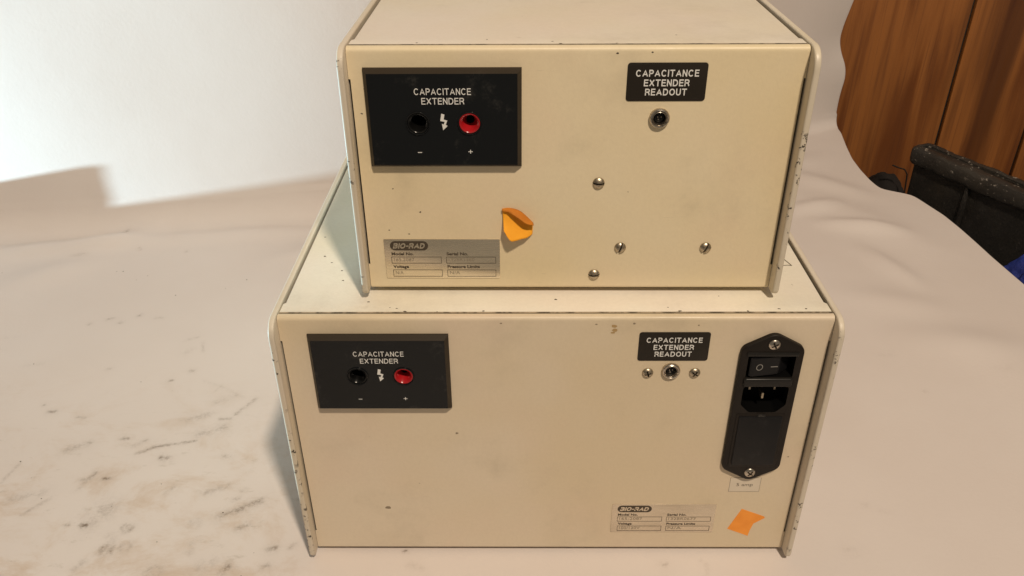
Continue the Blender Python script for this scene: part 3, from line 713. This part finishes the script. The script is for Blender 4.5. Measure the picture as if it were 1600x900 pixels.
# ------------------------------------------------------------------ an instrument case
def make_case(label, W, H, D, loc, rz, pan, holes):
    w = W/2; t = thing('instrument_case', label, 'instrument', loc, rz); t['group'] = 'stacked instrument cases'
    zt, zb, n = H-2.4, 5.0, 0.95
    # front panel: folded sheet with relieved sides
    b = bmesh.new()
    outl = [(-w, zb+1.5), (w, zb+1.5), (w, 19.0), (w-n, 19.0), (w-n, H-16), (w, H-16), (w, zt-1.5), (-w, zt-1.5), (-w, H-16), (-w+n, H-16), (-w+n, 19.0), (-w, 19.0)]
    V = [b.verts.new((a, 0, c)) for a, c in outl]
    fill(b, V, [[b.verts.new((a, 0, c)) for a, c in h] for h in holes], 0, FRONT)
    bmesh.ops.delete(b, geom=[f for f in b.faces if any(len(h) and min(q[0] for q in h) < f.calc_center_median().x < max(q[0] for q in h) and min(q[1] for q in h) < f.calc_center_median().z < max(q[1] for q in h) for h in holes)], context='FACES_ONLY')
    def fold(z0, sgn, r, back):
        prof = [(0, z0-sgn*1.5)]+[(r*(1-math.cos(a)), z0+sgn*r*math.sin(a)) for a in [math.pi/2*k/6 for k in range(7)]]+[(back, z0+sgn*r)]
        A = [(b.verts.new((-w+0.15*min(1, max(0, i-1)), y, z)), b.verts.new((w-0.15*min(1, max(0, i-1)), y, z))) for i, (y, z) in enumerate(prof)]
        for (p, q), (r_, s_) in zip(A[:-1], A[1:]): b.faces.new((p, q, s_, r_))
    fold(zt, 1, 2.4, 3.6); fold(zb, -1, 1.6, 8.0)
    b.normal_update()
    bmesh.ops.reverse_faces(b, faces=[f for f in b.faces if f.normal.y > 0.02 or (abs(f.normal.y) <= 0.02 and f.normal.z*(f.calc_center_median().z-H/2) < 0)])
    bmesh.ops.solidify(b, geom=b.faces[:], thickness=0.9)
    finish(b, 'front_panel', M[pan], t, smooth=30, recalc=False)
    # top cover
    b = bmesh.new()
    slab(b, [(-w+1.7, D-3), (-w+1.7, 15.5), (-w+0.3, 14.0), (-w+0.3, 4.7), (w-0.3, 4.7), (w-0.3, 14.0), (w-1.7, 15.5), (w-1.7, D-3)], H-1.8, H, 0.5, 3, put=TOP)
    finish(b, 'top_cover', M['cover' if pan == 'panel' else 'cover_lit'], t)
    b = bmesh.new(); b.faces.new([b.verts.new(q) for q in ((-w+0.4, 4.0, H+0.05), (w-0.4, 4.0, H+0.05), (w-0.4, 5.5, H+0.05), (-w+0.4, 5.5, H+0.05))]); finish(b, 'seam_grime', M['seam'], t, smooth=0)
    # side panels
    for s in (-1, 1):
        b = bmesh.new()
        pr = round_poly([(-9.0, 3.6), (D, 3.6), (D, H+1.0), (-9.0, H+1.0)], [4.0, 4, 8, 10.5], 8)
        x0, x1 = (w+0.2, w+3.6)
        slab(b, pr, x0, x1, 1.0, 4, put=lambda a, c, d: (s*d, a, c), back='round')
        finish(b, 'side_panel', M['side'], t, smooth=40)
    b = bmesh.new(); box(b, -w+1.2, w-1.2, 22, D-4, 6, H-3); finish(b, 'dark_core', M['dark'], t, smooth=0)  # dark box added inside so the gaps look dark and leak no light
    b = bmesh.new(); box(b, -w+1.2, w-1.2, 1.6, 12, H-6, H-2.1); finish(b, 'seam_shade', M['dark'], t, smooth=0)  # dark filler standing in for the shade inside the seam gap
    b = bmesh.new(); box(b, -w+1.0, w-1.0, D-2.9, D-1, 4, H-0.4, 0.4); finish(b, 'back_panel', M[pan], t)
    b = bmesh.new(); box(b, -w+1.0, w-1.0, 9, D-4.2, 3.4, 4.8); finish(b, 'bottom_panel', M[pan], t, smooth=0)
    for fx in (-w+24, w-24):
        for fy in (38, D-30):
            b = bmesh.new(); slab(b, circle(fx, fy, 7, 20), 0.0, 3.5, 0.5, 2, put=TOP); finish(b, 'rubber_foot', M['dark'], t)
    return t
def holes_for(cx, cz): return [rect(cx-21, cx+21, cz-9, cz+9)]

# lower, wider case with the mains inlet
low = make_case('wider beige instrument case underneath, with a black mains inlet on the right of its front', 310, 188.03, 330, (0, 0, 0), 0, 'panel2',
                holes_for(-99.6, 150.8)+[rect(123.2-15.5, 123.2+15.5, 120, 165), circle(67.4, 151.4, 4.4, 24)])
output_plate(low, -99.6, 150.8, -0.4)
black_label(low, 67.5, 168.2)
readout_jack(low, 67.4, 151.4)
screw(low, 54.2, 149.7, 0, 'cross', 0.3); screw(low, 81.3, 149.7, 0, 'cross', 1.0)
power_inlet(low, 123.2)
b = bmesh.new(); slab(b, round_poly(rect(112.8, 132.4, 55.4, 67.6), 1.0, 4), 0, 0.12, 0.03, 1); am = finish(b, 'fuse_label', M['clear'], low)
frame_print('border', 112.9, 132.3, 55.5, 67.5, 0.22, 0.16, M['faintprint'], am)
text('5 amp', 117.3, 127.6, 61.6, 2.5, 0.16, M['brownprint'], am, offset=-0.004)
nameplate(low, 40.0, 44.4, 67.0, 25.4, 'alu2', ('  165-2087', '   132BR0677', ' 100/120V', '   N/A'), 'faintprint')
b = bmesh.new(); slab(b, [(116.6, 21.9), (130.9, 15.3), (131.6, 20.5), (133.1, 26.7), (136.0, 29.0), (139.8, 32.0), (139.0, 33.3), (123.7, 40.1)], 0, 0.12, 0.03, 1)
finish(b, 'orange_sticker', M['orange2'], low)['label'] = 'flat orange sticker with a notched right side'
# upper, narrower case
up = make_case('narrower beige instrument case on top of the wider one, with a peeling orange sticker', 229.0, 141.9, 300, (8.86, 25.6, 188.05), -0.0034, 'panel',
               holes_for(-67.2, 105.6)+[circle(43.2, 105.5, 4.4, 24)])
output_plate(up, -67.2, 105.6, -1.3)
black_label(up, 45.3, 124.2)
readout_jack(up, 43.2, 105.5)
screw(up, 13.9, 69.2, 0, 'slot', -0.05); screw(up, 27.9, 29.9, 0, 'slot', 1.25); screw(up, 75.6, 29.9, 0, 'slot', 1.15); screw(up, 14.0, 12.5, 0, 'slot', 0.03)
nameplate(up, -104.8, 35.4, 65.2, 25.2, 'alu', ('165.2087', ' 132BR1360', 'N/A', ' N/A'), 'faintprint')
def peeling_sticker(parent):
    """torn square of paper: stuck at its top right, free at lower left, a strip of its top edge curled forward"""
    ST = [(-38.2, -1.2, 54.6), (-34.8, -0.5, 54.7), (-31.6, -0.3, 54.2), (-28.1, -0.3, 52.7), (-24.6, -0.3, 49.5), (-21.1, -0.4, 45.7)]
    SL = [(-38.0, -1.6, 53.2), (-34.4, -2.6, 52.9), (-31.2, -4.5, 51.6), (-28.1, -5.2, 49.8), (-25.0, -5.2, 47.2), (-20.7, -3.4, 45.4)]
    SB = [(-37.2, -5, 42.9), (-33.7, -7, 37.6), (-30.6, -6.2, 37.2), (-27.1, -4.4, 37.4), (-23.9, -2.2, 37.5), (-21.4, -0.5, 38.6)]
    def curve(P, n=18):
        P = np.array(P); u = np.linspace(0, 5, n+1); out = []
        for t in u:
            i = min(int(t), 4); f = t-i; p0, p1, p2, p3 = P[max(i-1, 0)], P[i], P[i+1], P[min(i+2, 5)]
            out.append(0.5*(2*p1+(p2-p0)*f+(2*p0-5*p1+4*p2-p3)*f*f+(3*p1-p0-3*p2+p3)*f**3))
        return np.array(out)
    T, L, B = curve(ST), curve(SL), curve(SB); jag = np.random.rand(19)*0.35
    b = bmesh.new()
    def sheet(rows, mi):
        g = [[b.verts.new(tuple(p)) for p in r] for r in rows]
        for A, C in zip(g[:-1], g[1:]):
            for i in range(len(A)-1): b.faces.new((A[i], A[i+1], C[i+1], C[i])).material_index = mi
    rows = []
    for k in range(15):
        v = k/14; r = T*(1-v)+B*v; r = r.copy()
        r[:, 1] += 1.9*math.sin(math.pi*v)*np.linspace(1, 0.2, 19)+0.25*np.sin(np.linspace(0, 9, 19)+4*v)
        r[:, 1] = np.minimum(r[:, 1], -0.12)
        if k == 14: r[:, 2] += jag
        rows.append(r)
    sheet(rows, 0)
    rows = []
    for k in range(9):
        v = k/8; r = T*(1-v)+L*v; r = r.copy(); bulge = math.sin(math.pi*v)
        r[:, 2] += 0.4*bulge*np.sin(np.linspace(0.2, math.pi, 19)); r[:, 1] -= 0.6*bulge*np.sin(np.linspace(0.2, math.pi, 19))+0.04
        if k == 8: r[:, 2] += jag[::-1]
        rows.append(r)
    sheet(rows, 1)
    o = finish(b, 'orange_sticker', [M['orange'], M['orange_back']], parent, smooth=60, recalc=False); o['label'] = 'torn orange paper sticker curling off the panel'
    sd = o.modifiers.new('paper', 'SOLIDIFY'); sd.thickness = 0.00010
peeling_sticker(up)

# small marks and wear with a shape of their own
def stroke(name, pts, wd, d, mat, parent, plane):
    b = bmesh.new()
    for (a, c) in zip(pts[:-1], pts[1:]):
        p, q = Vector(a), Vector(c); nrm = Vector((-(q-p).y, (q-p).x)).normalized()*wd/2
        cs = (p-nrm, q-nrm, q+nrm, p+nrm)
        b.faces.new([b.verts.new((v.x, v.y, d) if plane == 'top' else (v.x, -d, v.y)) for v in cs])
    return finish(b, name, mat, parent, smooth=0)
ink = plain('ink', (0.10, 0.075, 0.04), 0.7)
stroke('pen_mark', [(143.0, 67.0), (144.2, 65.8), (146.9, 57.4), (144.5, 57.9), (139.5, 57.2)], 0.7, 188.09, ink, low, 'top')
grime = plain('grime', (0.06, 0.045, 0.03), 0.9)
def chips(name, parent, spots, plane, base, mat):
    b = bmesh.new()
    for x, z, r in spots:
        n = 7; a0 = random.random()*6
        ps = [(x+r*random.uniform(.55, 1.25)*math.cos(a0+6.283*k/n), z+r*random.uniform(.35, .85)*math.sin(a0+6.283*k/n)) for k in range(n)]
        b.faces.new([b.verts.new((p, q, base) if plane == 'top' else (p, -base, q)) for p, q in ps])
    o = finish(b, name, mat, parent, smooth=0); o['kind'] = 'stuff'; return o
chips('paint_chips', low, [(1, 18.4, 1.3), (-106, 16, 0.9), (-89, 9.0, 0.7), (-93, 10, .5), (-40, 6.4, .8), (-66, 5.4, .8), (-84, 6, 1.0), (70, 6.2, 1.0), (64, 10, .7), (108, 6.0, .9), (126, 8.3, .9), (141, 8.4, .8), (-125, 40, .8), (-142, 70, .9), (-136, 62, .7), (-128, 52, .8), (-147, 96, .8), (95, 22, .5)], 'top', 188.08, grime)
chips('paint_chips', low, [(-104.9, 41, 2.0), (-58, 104, 1.2), (112.2, 97.3, .8), (146, 85, .7), (23, 183.3, .8), (44, 183.7, .9), (80, 182.6, .8), (-30, 184, .7)], 'front', 0.06, plain('scuff', (0.25, 0.2, 0.14), 0.8))
tan = plain('tan_residue', (0.40, 0.27, 0.12), 0.7)
chips('glue_residue', low, [(33.0, 182.2, 1.9), (33.8, 179.4, 1.7), (32.6, 177.6, 1.6)], 'front', 0.05, tan)
chips('paint_chips', up, [(-8, 6.0, .9), (-12, 10, .6), (-45, 14, .6), (20, 6.4, .6), (52, 22, .6), (-80, 8, .7)], 'top', 141.96, grime)
chips('paint_chips', up, [(-90, 38.5, .6), (-101, 41, .5), (-109.5, 108, .7), (-107, 121, .5), (30, 64, .4), (20, 138.6, .9), (37, 139.0, .6), (-83, 52, .7), (-97, 66, .5)], 'front', 0.05, grime)
# crumbs and grit lying on the sheet
b = bmesh.new()
for _ in range(24):
    x = random.uniform(-470, -165); y = random.uniform(-25, 240)
    if random.random() < 0.25: x = random.uniform(-620, -300); y = random.uniform(300, 420)
    r = random.uniform(0.2, 0.5)
    q = bmesh.ops.create_icosphere(b, subdivisions=1, radius=r)
    for v in q['verts']: v.co = Vector((v.co.x*random.uniform(.7, 1.8)+x, v.co.y*random.uniform(.7, 1.4)+y, v.co.z*0.6+0.5))
gr = finish(b, 'grit', grime); gr['kind'] = 'stuff'; gr['label'] = 'dark grit and crumbs scattered on the soiled paper at left'; gr['category'] = 'grit'
